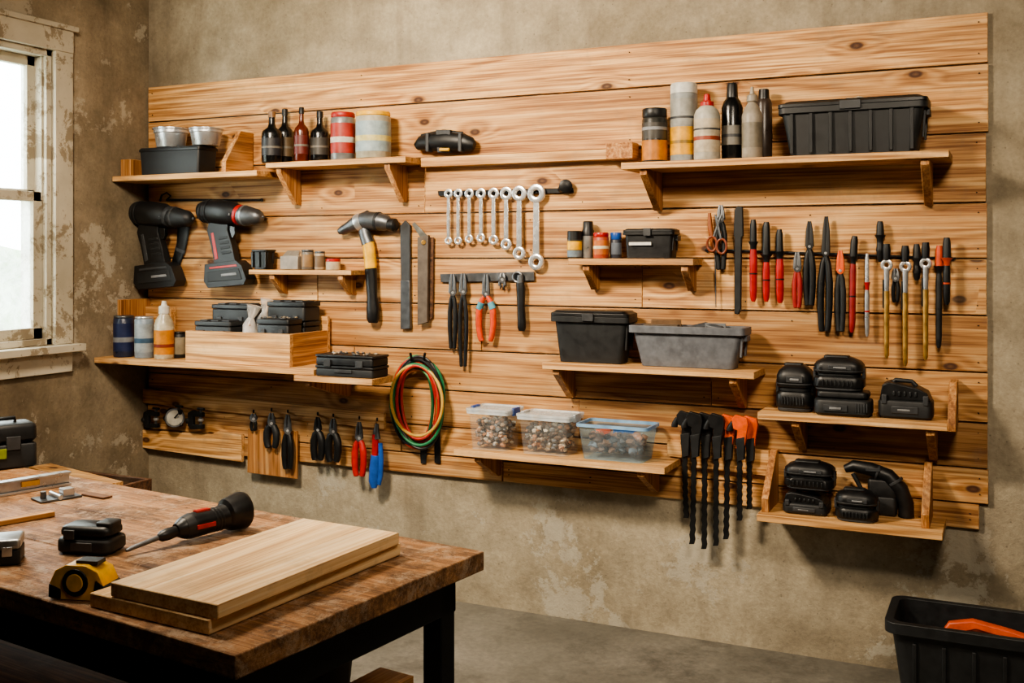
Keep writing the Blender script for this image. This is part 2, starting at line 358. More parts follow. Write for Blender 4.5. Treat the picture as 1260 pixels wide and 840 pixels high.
b.prism([(xq,-D0,zt),(xq,-.34,zt),(xq,-.34,zt-.02),(xq,-D0-.03,zt-.1),(xq,-D0,zt-.1)],(.028,0,0),WSZ); b.obj(.002)
Z9=shelf('wooden_shelf',667,928,452,.22,br=(692,905),bh=.13)
Z10=shelf('wooden_shelf',558,818,564,.24,br=(600,796),bh=.11)
def ex11(b,z,x0,x1):
    b.prism([(x1,-.22,z-.026),(x1,-.22,z+.02),(x1,-D0-.10,z+.13),(x1,-D0,z+.13),(x1,-D0,z-.026)],(.026,0,0),WSY)
Z11=shelf('wooden_shelf',932,1166,514,.22,br=(980,1142),bh=.13,extra=ex11)
def ex12(b,z,x0,x1):
    for x in (x0+.01,x1-.07):
        b.prism([(x,-.2,z),(x,-.21,z+.05),(x,-D0-.03,z+.2),(x,-D0,z+.2),(x,-D0,z)],(.026,0,0),WSZ)
    b.bb((x0+.04,-.035,z),(x1-.08,-D0,z+.05),WSH)
Z12=shelf('wooden_shelf',931,1160,644,.24,extra=ex12)
# ---------------------------------------------------------------- cans / bottles
def can(name,l,r,top,z,d,segs,n=20,bev=.001):
    px=(l+r)/2; p=W(px,HZ,d); t=T(px,d); R=(r-l)/2*t/F; h=CZ-(top-HZ)*t/F-z-.001; z+=.001
    b=B(name)
    for mat,prof in segs: b.tube([(p.x,p.y,z+h*f) for f,_ in prof],[R*q for _,q in prof],mat,n)
    return b.obj(bev)
def lidcan(name,l,r,top,z,d,body,lid,label=None,lf=.14,lab2=None):
    s=[(body,[(0,.96),(.02,1),(1-lf,1),(1-lf+.02,.95),(1-lf+.03,.9)]),(lid,[(1-lf+.02,.93),(1-lf+.04,.98),(.98,.98),(1,.93)])]
    if label: s.append((label,[(.14,1.012),(1-lf-.10,1.012)]))
    if lab2: s.append((lab2,[(.36,1.02),(.48,1.02)]))
    return can(name,l,r,top,z,d,s)
def bottle(name,l,r,top,z,d,glassm,cap,label,neck=.32,sh=.62):
    return can(name,l,r,top,z,d,[(glassm,[(0,.92),(.03,1),(sh-.06,1),(sh,.9),(sh+.07,neck+.1),(sh+.14,neck),(.90,neck*.95)]),(cap,[(.88,neck*1.15),(.99,neck*1.1),(1,neck*.9)]),(label,[(.14,1.01),(sh-.14,1.01)]),(P('#6d685e'),[(.28,1.018),(.32,1.018)])])
def boxw(l,r,dc,dep):  # x-range of a box seen from front-left corner l to back-right corner r
    return W(l,0,dc+dep/2).x, W(r,0,dc-dep/2).x
x0,x1=boxw(171,268,.14,.13); h=W(220,180,.2).z-Z1
b=B('black_parts_tray'); b.rbox(((x0+x1)/2,-.14,Z1+.001),x1-x0,.13,h,BLK2,.012,.005,.95); b.rbox(((x0+x1)/2,-.14,Z1+h*.86),x1-x0+.008,.138,h*.1,BLK,.014,.002); b.obj(0); zt=Z1+h+.002
for l,r in ((190,231),(234,273)):
    can('steel_cup',l,r,158,zt,.14,[(STL,[(0,.8),(.04,.84),(.72,.96),(.74,1.02),(.9,1.02),(.92,1.06),(1,1.06)]),(DST,[(.99,.9),(1.02,.85)])])
# S2
bottle('dark_glass_bottle',322,347,137,Z2,.14,BLKG,P('#7a5a3c'),P('#26262a')); bottle('dark_glass_bottle',340,361,134,Z2,.055,BLKG,BLK,P('#5b4c38'))
bottle('amber_glass_bottle',362,380,132,Z2,.13,AMB,BLK,P('#5e2018')); bottle('dark_glass_bottle',382,405,137,Z2,.08,BLKG,BLK,P('#3b3833'))
lidcan('screw_tin',407,437,139,Z2,.12,P('#8c8f90',.35,.5),P('#a22620'),P('#9c3026'),.13,P('#c9c4b8'))
lidcan('storage_jar',438,481,138,Z2,.12,P('#a39d8a'),YEL,P('#8fa0a4'),.12,P('#c4b877'))
b=B('tool_pouch')
b.wt(BLK,[(512,181,5),(518,176,9),(535,174,12),(552,174,13),(570,175,11),(580,178,9),(584,179,5)],.058,.75); b.wt(BLK2,[(518,168,3),(545,163,4),(570,165,3)],.062,.6)
b.wp(DGR,[(538,160),(556,160),(555,188),(540,188)],.05,.082); b.wt(YEL,[(541,184,2),(553,184,2)],.094,1)
for x in (526,566): b.wp(DGR,[(x,164),(x+4,164),(x+4,187),(x,187)],.05,.09)
b.obj(.003)
# S4
can('spray_primer_can',790,821,134,Z4,.12,[(P('#2b2b28',.3),[(0,.96),(.02,1),(.80,1),(.82,.95),(.84,.9)]),(BLK,[(.83,.93),(.85,.98),(.98,.98),(1,.93)]),(P('#3c3934'),[(.44,1.012),(.74,1.012)]),(P('#b06f1e'),[(.06,1.012),(.42,1.012)]),(LGR,[(.6,1.02),(.66,1.02)])])
can('caulk_canister',825,858,103,Z4,.10,[(P('#8b8f8e'),[(0,.95),(.02,1),(.86,1),(.88,.95)]),(P('#c9c9c2'),[(.87,1.0),(.98,1.0),(1,.92)]),(P('#d19a1a'),[(.10,1.01),(.45,1.01)]),(P('#8f8f88'),[(.46,1.01),(.8,1.01)]),(DGR,[(.55,1.02),(.58,1.02)]),(P('#8a6a20'),[(.24,1.02),(.28,1.02)])])
can('glue_bottle',854,886,116,Z4,.17,[(P('#a9a69a'),[(0,.93),(.03,1),(.68,1),(.76,.85),(.82,.5),(.86,.45)]),(RED,[(.82,.52),(.88,.52),(.9,.3),(1,.22)]),(P('#b3a68e'),[(.12,1.01),(.62,1.01)]),(P('#8a3a20'),[(.30,1.02),(.36,1.02)]),(DGR,[(.45,1.02),(.48,1.02)])])
can('black_oil_bottle',888,914,102,Z4,.11,[(BLKG,[(0,.93),(.03,1),(.68,1),(.76,.8),(.82,.5)]),(BLK,[(.8,.55),(.97,.5),(1,.4)]),(P('#6f6c64'),[(.2,1.01),(.45,1.01)]),(DGR,[(.3,1.02),(.34,1.02)])])
can('silicone_bottle',913,938,107,Z4,.18,[(P('#8f8678'),[(0,.93),(.03,1),(.60,1),(.70,.75),(.78,.4),(.80,.55),(.88,.5),(.9,.25),(1,.15)]),(P('#776f60'),[(.15,1.01),(.5,1.01)])])
can('dark_aerosol_can',930,950,110,Z4,.07,[(P('#3a302a',.3),[(0,.95),(.02,1),(.8,1),(.86,.8)]),(BLK,[(.84,.7),(1,.62)])])
def crate(name,l,r,topf,z,dc,dep,mat,lid=None,ribs=6,rim=.01,t=.86,fill=None,rimh=.022,handle=True):
    x0,x1=boxw(l,r,dc,dep); zt=W(l,topf,dc+dep/2).z; h=zt-z-.001; cx=(x0+x1)/2; w=x1-x0
    b=B(name); b.bin((cx,-dc,z+.001),w,dep,h if not lid else h*.88,mat,t=t,rim=rim,rimh=rimh,r=min(.03,dep*.15))
    hh=h if not lid else h*.88
    for i in range(ribs):
        xx=cx+(i-(ribs-1)/2)*w*.8/max(1,ribs-1)
        yb=-dc-dep/2*t-.001; yt=-dc-dep/2+rim*.6
        b.prism([(xx-.006,yb+.006,z+.01),(xx-.006,yb-.003,z+.01),(xx-.006,yt-.003,z+hh-rimh),(xx-.006,yt+.008,z+hh-rimh)],(.012,0,0),mat)
    xs=cx+w/2-rim
    for yy in (-dc-dep*.25,-dc+dep*.25): b.box((xs-.004,yy,z+hh*.6),(.008,.012,hh*.6),mat,ry=.06)
    if handle: b.box((xs+.004,-dc,z+hh-rimh-.012),(.02,dep*.4,.02),mat)
    if lid:
        b.loft([b.rr((cx,-dc),w,dep,.02,z+hh+.001),b.rr((cx,-dc),w,dep,.02,z+h*.95),b.rr((cx,-dc),w*.94,dep*.9,.02,z+h*.97),b.rr((cx,-dc),w*.9,dep*.84,.02,z+h)],lid)
        b.box((cx,-dc-dep/2-.003,z+hh),(w*.14,.01,.03),DGR)
    if fill: fill(b,cx,-dc,w*.85,dep*.75,z,hh)
    b.obj(.0015); return x0,x1,zt
x0,x1,zt=crate('black_storage_bin',956,1146,125,Z4,.14,.19,BLK2,lid=BLK,ribs=7,t=.88)
b=B('cable_tie_strip'); b.tube([((x0+x1)/2+.02*(k-4),-.14+.02*math.sin(k),zt+.006+.004*(k%2)) for k in range(9)],.003,P('#a89b84'),8); b.obj(0)
# S5
crate('small_parts_tray',308,341,307,Z5,.08,.08,BLK,ribs=3,rim=.004,rimh=.01,handle=False)
b=B('foil_packet'); x0,x1=W(346,0,.1).x,W(368,0,.1).x; zt=W(355,308,.1).z
b.prism([(x0,-.11,Z5+.001),(x1,-.11,Z5+.001),(x1,-.06,Z5+.001),(x0,-.06,Z5+.001)],(0,0,(zt-Z5)*.7),P('#8c8378')); b.prism([(x0+.004,-.1,Z5+(zt-Z5)*.7),(x1-.004,-.1,Z5+(zt-Z5)*.7),(x1-.015,-.075,zt),(x0+.015,-.075,zt)],(0,.012,0),P('#a39a8d',.3,.5)); b.obj(.003)
lidcan('small_tin',371,386,307,Z5,.09,P('#6e655a'),DST,P('#8c6f4d')); lidcan('small_tin',387,400,309,Z5,.08,P('#a3927a'),DST,P('#6e5a45')); lidcan('red_lid_pot',401,419,318,Z5,.09,P('#b7a68b'),RED,None,.3)
# S6
can('paint_marker_pot',698,716,284,Z6,.09,[(P('#3a3833',.3),[(0,.95),(.03,1),(.7,1)]),(YEL,[(.3,1.01),(.62,1.01)]),(P('#6d7d88'),[(.05,1.01),(.29,1.01)]),(BLK,[(.68,1.02),(.98,1),(1,.92)])])
can('aerosol_can',716,731,272,Z6,.06,[(P('#8f8f8c',.3,.5),[(0,.95),(.02,1),(.6,1)]),(BLK,[(.6,1.01),(.74,1.01),(.8,.85),(.98,.82),(1,.7)])])
lidcan('red_spice_tin',730,749,286,Z6,.1,P('#a0452e'),RED,P('#b5652d'),.2,P('#ddd0b0')); lidcan('blue_cap_pot',751,765,286,Z6,.07,P('#2b2f3a'),BLU,P('#5b6470'),.3)
x0,x1,_=crate('black_parts_box',765,838,281,Z6,.09,.10,BLK,lid=BLK2,ribs=0,rim=.006,t=.92,rimh=.012)
b=B('box_label'); zc=W(800,299,.142).z; b.bb((x0+.03,-.1415,zc-.008),(x1-.09,-.1405,zc+.004),WHT); b.obj(0)
# S7
lidcan('paint_can',140,165,388,Z7,.27,P('#232b42',.3),DST,P('#162147'),.08,LGR); lidcan('paint_can',166,189,389,Z7,.27,P('#7d8994',.3),STL,P('#8f989d'),.08,P('#3d586f'))
can('cleaner_bottle',190,214,370,Z7,.27,[(P('#b5aa92',.25),[(0,.93),(.03,1),(.58,1),(.68,.8),(.76,.5),(.8,.5)]),(P('#c9c4b8'),[(.78,.55),(.9,.55),(.92,.3),(1,.2)]),(P('#c07a20'),[(.08,1.01),(.5,1.01)]),(P('#7a2d1a'),[(.2,1.02),(.26,1.02)])])
lidcan('black_pot',212,229,408,Z7,.20,BLK2,BLK,P('#8b8470'),.1)
dF=.34;x0=W(228,0,dF).x; x1=W(352,0,dF).x; hB=W(290,409,dF).z-Z7
b=B('wooden_tray'); z=Z7+.001
b.bb((x0,-dF,z),(x1+.02,-dF+.02,z+hB),WSH); b.bb((x0,-.06,z),(x1+.02,-.04,z+hB*1.45),WSH)
for x in (x0,x1): b.prism([(x,-dF+.0205,z),(x,-dF+.0205,z+hB),(x,-.061,z+hB*1.0),(x,-.061,z)],(.02,0,0),WSY)
b.bb((x0+.02,-dF+.02,z),(x1,-.06,z+.012),WSH); b.obj(.002)
def casebox(name,x0,x1,y0,y1,z,h,mat,lid,n=3,parts=False):
    b=B(name); c=((x0+x1)/2,(y0+y1)/2,z+.001); w=x1-x0;d=abs(y1-y0)
    for q in range(n):
        hq=h/n; zz=c[2]+hq*q
        b.rbox((c[0],c[1],zz),w,d,hq*.72,mat if q%2==0 else lid,.012,.004); b.rbox((c[0],c[1],zz+hq*.74),w*1.03,d*1.03,hq*.24,lid,.012,.003)
    for k in (-.28,.28): b.box((c[0]+k*w,c[1]-d*.52,z+h*.62),(w*.12,.008,h*.3),DGR)
    b.box((c[0],c[1]-d*.52,z+h*.28),(w*.3,.006,h*.14),DGR)
    if parts:
        for i in range(26): b.blob((c[0]+rnd(-.42,.42)*w,c[1]+rnd(-.42,.42)*d,c[2]+h+.003),rnd(.005,.01),random.choice([P('#9a8a76'),DST,P('#5f5a55'),P('#b09a7c')]),(1,1,.6))
    else:
        for k in (-.3,0,.3): b.box((c[0]+k*w,c[1],c[2]+h+.001),(w*.2,d*.7,.006),DGR)
    b.obj(.0012)
wt_=x1-x0
casebox('parts_case',x0+.03,x0+wt_*.44,-.20,-.075,z+.012,hB*1.72,BLK2,BLK,3)
casebox('small_parts_case',x0+.03,x0+wt_*.42,-.315,-.215,z+.012,hB*1.22,BLK,BLK2,2)
casebox('parts_case',x0+wt_*.62,x1-.008,-.20,-.075,z+.012,hB*1.85,BLK2,BLK,3)
casebox('parts_case',x0+wt_*.68,x1-.008,-.315,-.212,z+.012,hB*1.35,BLK2,BLK,2,True)
FILM=clearp('bag_film',(.95,.92,.88,1),.40)
def bag(xm,yc,hh,s,nn,cols_):
    b=B('plastic_bag'); zz=z+.013
    b.tube([(xm,yc,zz),(xm,yc,zz+hh*.2),(xm+.004,yc+.003,zz+hh*.46),(xm-.004,yc+.003,zz+hh*.66),(xm+.004,yc+.006,zz+hh*.78),(xm+.010,yc+.01,zz+hh*.9),(xm+.016,yc+.012,zz+hh)],[.026*s,.036*s,.036*s,.030*s,.014*s,.026*s,.034*s],FILM,9)
    for i in range(nn): b.blob((xm+rnd(-.020,.020)*s,yc+rnd(-.018,.018)*s,zz+.012+rnd(0,hh*.6)),.010,random.choice(cols_))
    b.obj(0)
bag(x0+wt_*.55,-.27,.245,1.0,50,[P('#8a5f3c'),P('#a97a50'),P('#c9a27c')]); bag(x0+wt_*.53,-.16,.27,1.0,40,[P('#b9b0a0'),P('#8f8a80'),P('#c9a27c')])
casebox('parts_case',X7+.004,xr8-.006,-.355,-.225,Z8,W(400,436,.355).z-Z8,BLK2,BLK,2,True)
# S9
x0,x1,_=crate('black_storage_bin',676,786,381,Z9,.115,.13,BLK2,lid=BLK,ribs=0,t=.86,rim=.012)
def fill9(b,cx,cy,w,d,z,h):
    b.bb((cx-w*.45,cy-d*.3,z+h*.6),(cx-w*.1,cy+d*.35,z+h*1.03),P('#4e4234')); b.box((cx-w*.25,cy+.01,z+h*1.06),(w*.3,d*.5,.025),P('#6a5138'),rz=.3)
    b.tube([(cx,cy-.02,z+h*.9),(cx+w*.15,cy+.02,z+h*1.0),(cx+w*.33,cy,z+h*.92)],.016,P('#3e4247'),10); b.box((cx+w*.25,cy+.02,z+h*.98),(w*.2,.02,.03),P('#6d7074'),rz=.2)
gl=770
while W(gl,0,.13+.07).x<x1+.002: gl+=1
crate('grey_storage_bin',gl,926,400,Z9,.13,.14,GRY,ribs=0,t=.84,rim=.013,fill=fill9,rimh=.028)
# S10 clear boxes
stm=[P('#7b6656'),P('#a08a74'),P('#4e443c'),P('#b0805c'),P('#77787a'),P('#c9bfae')]
st2=[P('#6b4a35'),P('#8a5f42'),P('#4a3a30'),P('#a0663c'),P('#5d5a58')]
xprev=[-9]
def clearbox(l,r,top,mat,rm,lid,lt,big=1):
    dc,dep=.135,.17; x0,x1=boxw(l,r,dc,dep); x0=max(x0,xprev[0]+.003); xprev[0]=x1+.006
    zt=W(l,top,dc+dep/2).z; h=zt-Z10; cx=(x0+x1)/2; w=x1-x0
    b=B('clear_storage_box'); b.bin((cx,-dc,Z10+.001),w,dep,h,mat,t=.86,th=.003,rim=.006,rimh=.012,r=.02,rimm=rm)
    for i in range(330 if big==1 else 110):
        f=rnd(.03,.70 if big==1 else .55); q=.82+.13*f
        b.blob((cx+rnd(-.5,.5)*(w*q-.034*big),-dc+rnd(-.5,.5)*(dep*q-.04*big),Z10+.014*big+h*f*.95),rnd(.009,.014)*big,random.choice(stm if big==1 else st2),(1,1,.8))
    if lid:
        b.loft([b.rr((cx,-dc),w+.004,dep+.004,.02,Z10+h+.002),b.rr((cx,-dc),w+.004,dep+.004,.02,Z10+h+.010),b.rr((cx,-dc),w*.9,dep*.86,.02,Z10+h+.011),b.rr((cx,-dc),w*.88,dep*.84,.02,Z10+h+.006)],CLRIM)
        b.box((x0+.006,-dc,Z10+h-.002),(.014,.06,.03),lt); b.box((x1-.002,-dc,Z10+h-.002),(.010,.06,.03),lt)
    else:
        b.box((cx+.02,-dc+.02,Z10+h*.72),(.09,.03,.03),P('#2d5c94'),rz=.4,ry=.2); b.box((cx-.06,-dc,Z10+h*.68),(.05,.03,.03),ORG,rz=.9)
    b.obj(0)
clearbox(572,646,505,CLR,CLRIM,True,BLU); clearbox(634,720,512,CLR,CLRIM,True,P('#b9bdbf')); clearbox(707,813,521,CLRB,CLBIM,None,BLU,1.7)
# ---------------------------------------------------------------- battery packs and chargers on right shelves
def packstack(name,l,r,top,z,d,dr=1.7,dome=True,rc=.42):
    """moulded battery/charger unit: rounded-rectangular base, waist, upper pack with rails, latch and label"""
    px=(l+r)/2; p=W(px,HZ,d); t=T(px,d); R=(r-l)/2*t/F; h=CZ-(top-HZ)*t/F-z-.001; z+=.001; b=B(name)
    L=lambda m,pr: b.loft([b.rr((p.x,p.y),2*R*q,dr*R*q,rc*R*q*2*.5,z+h*f,5) for f,q in pr],m)
    L(DGR,[(0,.86),(.03,.92),(.08,.92)])
    L(BLK,[(.08,.94),(.12,1.0),(.36,1.0),(.42,.90)])
    L(BLK2,[(.42,.84),(.50,.84)])
    if dome: L(BLK,[(.50,.90),(.54,.98),(.74,.97),(.84,.86),(.92,.64),(.96,.50)])
    else: L(BLK,[(.50,.90),(.54,.98),(.80,.95),(.92,.90),(.97,.78)])
    L(DGR,[(.565,.99),(.595,.99)])
    yf=p.y-dr*R/2
    for k in range(8): b.box((p.x+(k-3.5)*R*.16,yf-.0005,z+h*.24),(R*.06,.005,h*.17),BLK2)
    b.box((p.x+R*.1,yf+.002,z+h*.68),(R*.9,.008,h*.13),DGR); b.box((p.x+R*.1,yf-.003,z+h*.68),(R*.5,.004,h*.05),LGR)
    b.box((p.x-R*.96,p.y,z+h*.5),(.01,R*.5,h*.3),DGR); b.box((p.x+R*.96,p.y,z+h*.5),(.01,R*.5,h*.3),DGR)
    b.rbox((p.x-R*.1,p.y,z+h*.90),R*1.0,R*.55,h*.10,BLK2,.008,.003)
    b.obj(.002)
def battery(name,x0,x1,dc,dep,z,h):
    b=B(name); cx=(x0+x1)/2; w=x1-x0; b.rbox((cx,-dc,z+.001),w,dep,h*.5,BLK2,.02,.008)
    b.prism([(x0+w*.03,-dc-dep*.44,z+h*.5),(x0+w*.97,-dc-dep*.44,z+h*.5),(x0+w*.9,-dc-dep*.44,z+h*.72),(x0+w*.72,-dc-dep*.44,z+h*.84),(x0+w*.2,-dc-dep*.44,z+h*.97),(x0+w*.08,-dc-dep*.44,z+h*.9)],(0,dep*.88,0),BLK)
    b.box((cx,-dc-dep*.5,z+h*.25),(w*.5,.006,h*.2),DGR); b.box((cx-w*.02,-dc-dep*.505,z+h*.25),(w*.25,.006,h*.07),LGR)
    for k in (-.38,.38): b.box((cx+k*w,-dc-dep*.47,z+h*.52),(w*.1,.014,h*.26),DGR)
    for k in range(5): b.box((cx+(-.2+.1*k)*w,-dc-dep*.45,z+h*.68),(w*.05,.006,h*.14),BLK2)
    b.tube([(cx-w*.25,-dc,z+h*.93),(cx-w*.2,-dc,z+h),(cx+w*.1,-dc,z+h*.98),(cx+w*.2,-dc,z+h*.85)],h*.06,BLK2,10)
    b.obj(.004)
packstack('tall_battery_pack',957,1001,446,Z11,.12,1.9,True,.55)
x0,x1=boxw(1000,1076,.155,.12); zt=W(1030,482,.2).z
b=B('battery_charger'); cx=(x0+x1)/2; hb=zt-Z11; b.rbox((cx,-.155,Z11+.001),x1-x0,.12,hb*.7,BLK2,.03,.01); b.rbox((cx,-.155,Z11+.002+hb*.7),(x1-x0)*.9,.10,hb*.3,BLK,.02,.006)
b.box((cx-.02,-.217,Z11+.03),(.08,.006,.022),DGR); b.box((cx-.02,-.2205,Z11+.03),(.04,.004,.008),LGR)
for k in range(5): b.box((cx+.05+k*.009,-.216,Z11+.035),(.004,.006,.03),DGR)
b.obj(.001)
packstack('battery_pack',1003,1063,437,zt+.002,.15,1.3)
x0,x1=boxw(1080,1150,.125,.12); battery('battery_pack',x0,x1,.125,.12,Z11,W(1100,468,.15).z-Z11)
x0,x1=boxw(962,1024,.125,.13); hh=W(990,606,.18).z-Z12
battery('battery_pack',x0,x1,.125,.13,Z12,hh); packstack('battery_pack',967,1027,566,Z12+hh+.008,.125,1.3)
packstack('battery_pack',1029,1080,600,Z12,.172,1.5,True,.6)
b=B('angle_grinder'); xg=W(1038,0,.1).x; q=Z12; yg=-.064
b.tube([(xg,yg,q+.155),(xg+.03,yg,q+.168),(xg+.09,yg,q+.162),(xg+.15,yg,q+.142),(xg+.19,yg,q+.10),(xg+.21,yg,q+.05),(xg+.21,yg,q+.002)],[.014,.022,.025,.027,.028,.026,.027],BLK,14)
b.tube([(xg+.11,yg,q+.153),(xg+.117,yg,q+.151)],.0275,DGR,14); b.tube([(xg+.17,yg,q+.128),(xg+.175,yg,q+.12)],.030,DGR,14)
b.rbox((xg+.115,yg,q+.001),.13,.04,.07,BLK2,.015,.008); b.rbox((xg+.13,yg,q+.06),.10,.036,.07,BLK,.012,.008); b.box((xg+.1,yg-.026,q+.165),(.05,.006,.012),DGR); b.tube([(xg+.03,yg-.02,q+.145),(xg+.06,yg-.02,q+.09),(xg+.08,yg-.015,q+.06)],.008,BLK2,8); b.obj(.001)
# ---------------------------------------------------------------- drills on wall
def drill(name,ox,oy,body,acc,d=.082):
    b=B(name); g=lambda L:[(p[0]+ox,p[1]+oy)+tuple(p[2:]) for p in L]
    b.wt(body,g([(246,262,7),(249,261,12),(257,260,14.5),(272,261,15.5),(287,263,15),(294,264,12)]),d,1,20)
    for xx in (252,256,260): b.wt(BLK2,g([(xx,260.5,13.6+(xx-252)*.2),(xx+1.6,260.5,13.9+(xx-252)*.2)]),d,1.03,20)
    b.wt(acc,g([(293,264,12.5),(295.5,264.5,13.0),(297,265,12.5)]),d,1,18)
    b.wt(DST if acc is RED else BLK2,g([(296.5,265,12),(301,265,12.6),(307,266,12),(311,266,10.5),(317,267,10),(321,267,7),(323,267,3.5)]),d,1,18)
    b.wt(P('#8f9295',.35,.6) if acc is RED else DGR,g([(300.5,265,12.9),(303,265,12.9)]),d,1,18)
    b.wt(DST,g([(321,267,2),(325,267,1.6)]),d,1,8)
    b.wp(body,g([(261,270),(284,270),(283,283),(288,300),(293,322),(267,325),(263,303),(258,284)]),d-.020,d+.020)
    b.wp(BLKG,g([(283,277),(290,279),(291,287),(288,293),(284,291)]),d-.01,d+.01)
    b.wp(acc,g([(263,287),(266,286),(272,318),(268,320)]),d-.0215,d+.0215)
    for k in range(4): b.wp(BLK2,g([(272+k*1.2,292+k*6),(283+k*1.4,290+k*6),(284+k*1.4,293+k*6),(273+k*1.2,295+k*6)]),d-.022,d+.022)
    b.wp(body,g([(258,325),(296,320),(303,326),(309,343),(306,350),(262,354),(257,346)]),d-.037,d+.037)
    b.wp(BLK2,g([(262,334),(300,330),(304,343),(263,347)]),d-.040,d+.040)
    b.wp(acc,g([(264,328.5),(297,325),(298,327.5),(264,331)]),d-.0385,d+.0385)
    b.wp(LGR,g([(272,337),(290,335),(291,338),(272,340)]),d+.038,d+.042)
    b.wp(acc,g([(258,255),(276,255),(278,257.5),(258,257.5)]),d+.030,d+.052)
    b.wp(LGR,g([(268,262),(284,262),(284,265),(268,265)]),d+.030,d+.0525)
    b.obj(.004,3)
drill('cordless_drill',0,0,BLK,RED); drill('cordless_drill',-86,2,P('#131416',.45),DGR)
b=B('hose_nozzle'); b.wt(BLK,[(222,262,8),(226,282,10),(223,302,8),(217,322,7),(213,340,8)],.031,.16); b.wt(DGR,[(222,306,8.4),(221,310,8.4)],.031,.17); b.obj(.001)
b=B('wall_hook_rod'); b.wt(IRON,[(197,247,1.2,.03),(199,240,1.2,.04),(205,237,1.2,.04),(210,241,1.2,.04),(206,245,1.2,.03)],.04,1,8); b.wt(IRON,[(205,246,1.4),(322,246,1.2)],.030,1,8); b.wt(IRON,[(322,246,2.2,.0235),(322,246,2.2,.030)],.036,1,8); b.obj(0)
b=B('wooden_paddle'); b.wp(WSZ,[(160,276),(171,281),(172,300),(165,346),(151,344),(150,330),(158,300)],.025,.040); b.obj(.003)
b=B('air_hammer'); d=.055
b.wt(DST,[(417,285,3.5),(422,283,6),(430,279,7),(438,275,9.5),(450,271,11),(463,272,11.5),(475,274,10),(482,276,6)],d,1,16)
b.wt(BLK,[(479,276,8),(486,277,8.5),(488,277,6)],d,1,16); b.wt(STL,[(440,275,11),(443,273.5,11.6),(447,272,11)],d,1,16); b.wt(BLK2,[(464,272,11.9),(467,272.4,11.7)],d,1,16)
b.wt(DST,[(447,280,7),(450,292,8),(453,300,8.5)],d,.8); b.wt(DST,[(452,268,9),(453,262,6),(454,260,3)],d,.9)
b.wt(YEL,[(452,297,8),(454,305,8),(456,325,8),(456,331,7.5)],d,.8); b.wt(BLK,[(456,330,8),(457,345,7.5),(458,365,7),(459,380,8.5),(459,392,8.5),(459,397,6)],d,.8); b.obj(.001)
b=B('steel_file'); b.wp(DGR,[(493,278),(499,271),(505,277),(505,345),(506,404),(494,405),(494,345)],.028,.04); b.wp(DST,[(494,345),(505,345),(506,404),(494,405)],.026,.045); b.obj(.002)
b=B('sliding_bevel'); b.wp(P('#7a776f',.4,.7),[(507,276),(510,273),(527,291),(524,297),(518,293)],.03,.036); b.wp(P('#5b5046',.5),[(515,292),(528,289),(527,396),(515,400)],.038,.058); b.wp(WDK,[(528.5,292),(534,292),(533,390),(529,394)],.026,.036); b.wt(BRS,[(521,298,3,.058),(521,298,3,.064)],.06,1,10); b.obj(.0015)
# wrench rack
b=B('wrench_rail'); b.wp(IRON,[(539,235),(705,231),(706,237),(540,241)],.026,.034)
b.wt(BLK,[(688,234,3,.034),(696,229,8,.04),(696,229,8.5,.06),(696,229,5,.065)],.05,1,14)
wr=[(552,300,3.3),(564,300,3.4),(577.5,298,3.6),(592,297,3.8),(607.5,300,4.2),(623,306,4.8),(639,318,5.6),(660,330,6.8)]
for x,yb,k in wr: b.wt(IRON,[(x,237,1.2,.03),(x,237,1.2,.058)],.04,1,8)
b.obj(.0008)
for x,yb,k in wr:
    w=B('combination_wrench'); d=.047; yt=238
    w.ring(CHR,x,yb-k*1.15,k*1.05,k*.5,d,.9)
    w.wp(CHR,[(x-k*.50,yt+k*1.6),(x+k*.50,yt+k*1.6),(x+k*.58,yb-k*2.3),(x-k*.58,yb-k*2.3)],d-.004,d+.004)
    w.ring(CHR,x,yt,k*1.2,k*.62,d,.75)
    w.obj(.0015)
b=B('plier_rail'); b.wp(DST,[(542,337),(657,334),(658,345),(543,347)],.026,.034); b.obj(.001)
def plier(name,x,y0,y1,hm,sp=6,d=.048,jm=DST,r=2.6,jl=.25,lean=0,tip=None):
    b=B(name); L=y1-y0; yp=y0+L*jl; X=lambda y:x+lean*(y-yp)/L
    for s in (-1,1):
        b.wt(jm,[(X(y0)+s*1.2,y0,1.2),(X(y0)+s*2.2,y0+L*jl*.4,2.4),(X(yp)+s*2.4,yp,3.2)],d,.8,8)
        q=[(X(yp)-s*1,yp,2.6)]+[(X(y)+s*a*sp,y,r*k) for y,a,k in ((yp+L*.09,.55,1),(yp+L*.25,.95,1.15),(yp+L*.45,1.0,1.1),(yp+L*.62,.8,1),(y1-1,.6,.95),(y1,.58,.5))]
        b.wt(hm,q,d+s*.003,.9,10)
        if tip: b.wt(tip,[(X(yp)+s*.6*sp,yp+L*.12,r*1.2),(X(yp)+s*.95*sp,yp+L*.22,r*1.25)],d+s*.003,.9,10)
    b.wt(jm,[(X(yp),yp,4.2,d-.008),(X(yp),yp,4.2,d+.012)],d,1,14); b.wt(STL,[(X(yp),yp,1.8,d+.011),(X(yp),yp,1.8,d+.014)],d,1,10); b.obj(.0008)
plier('long_nose_pliers',557,337,429,BLK,3.5); plier('slip_joint_pliers',570,336,451,BLK,4,r=2.4,jl=.2)
plier('orange_grip_pliers',598,337,420,P('#c9431a'),9,lean=0,r=3.6,jl=.3,tip=P('#4e8fa0'))
b=B('rubber_grip_tool'); b.wt(DST,[(640,338,4),(640,350,4.5)],.047,.7); b.wt(BLK,[(640,348,5.5),(641,355,6),(641,375,5),(642,395,5.6),(642,403,5.6),(642,407,4)],.047,.8); b.ring(DST,637,341,6,1.8,.047); b.obj(.001)
plier('wire_stripper',618,336,352,DST,3,r=2,jl=.5)
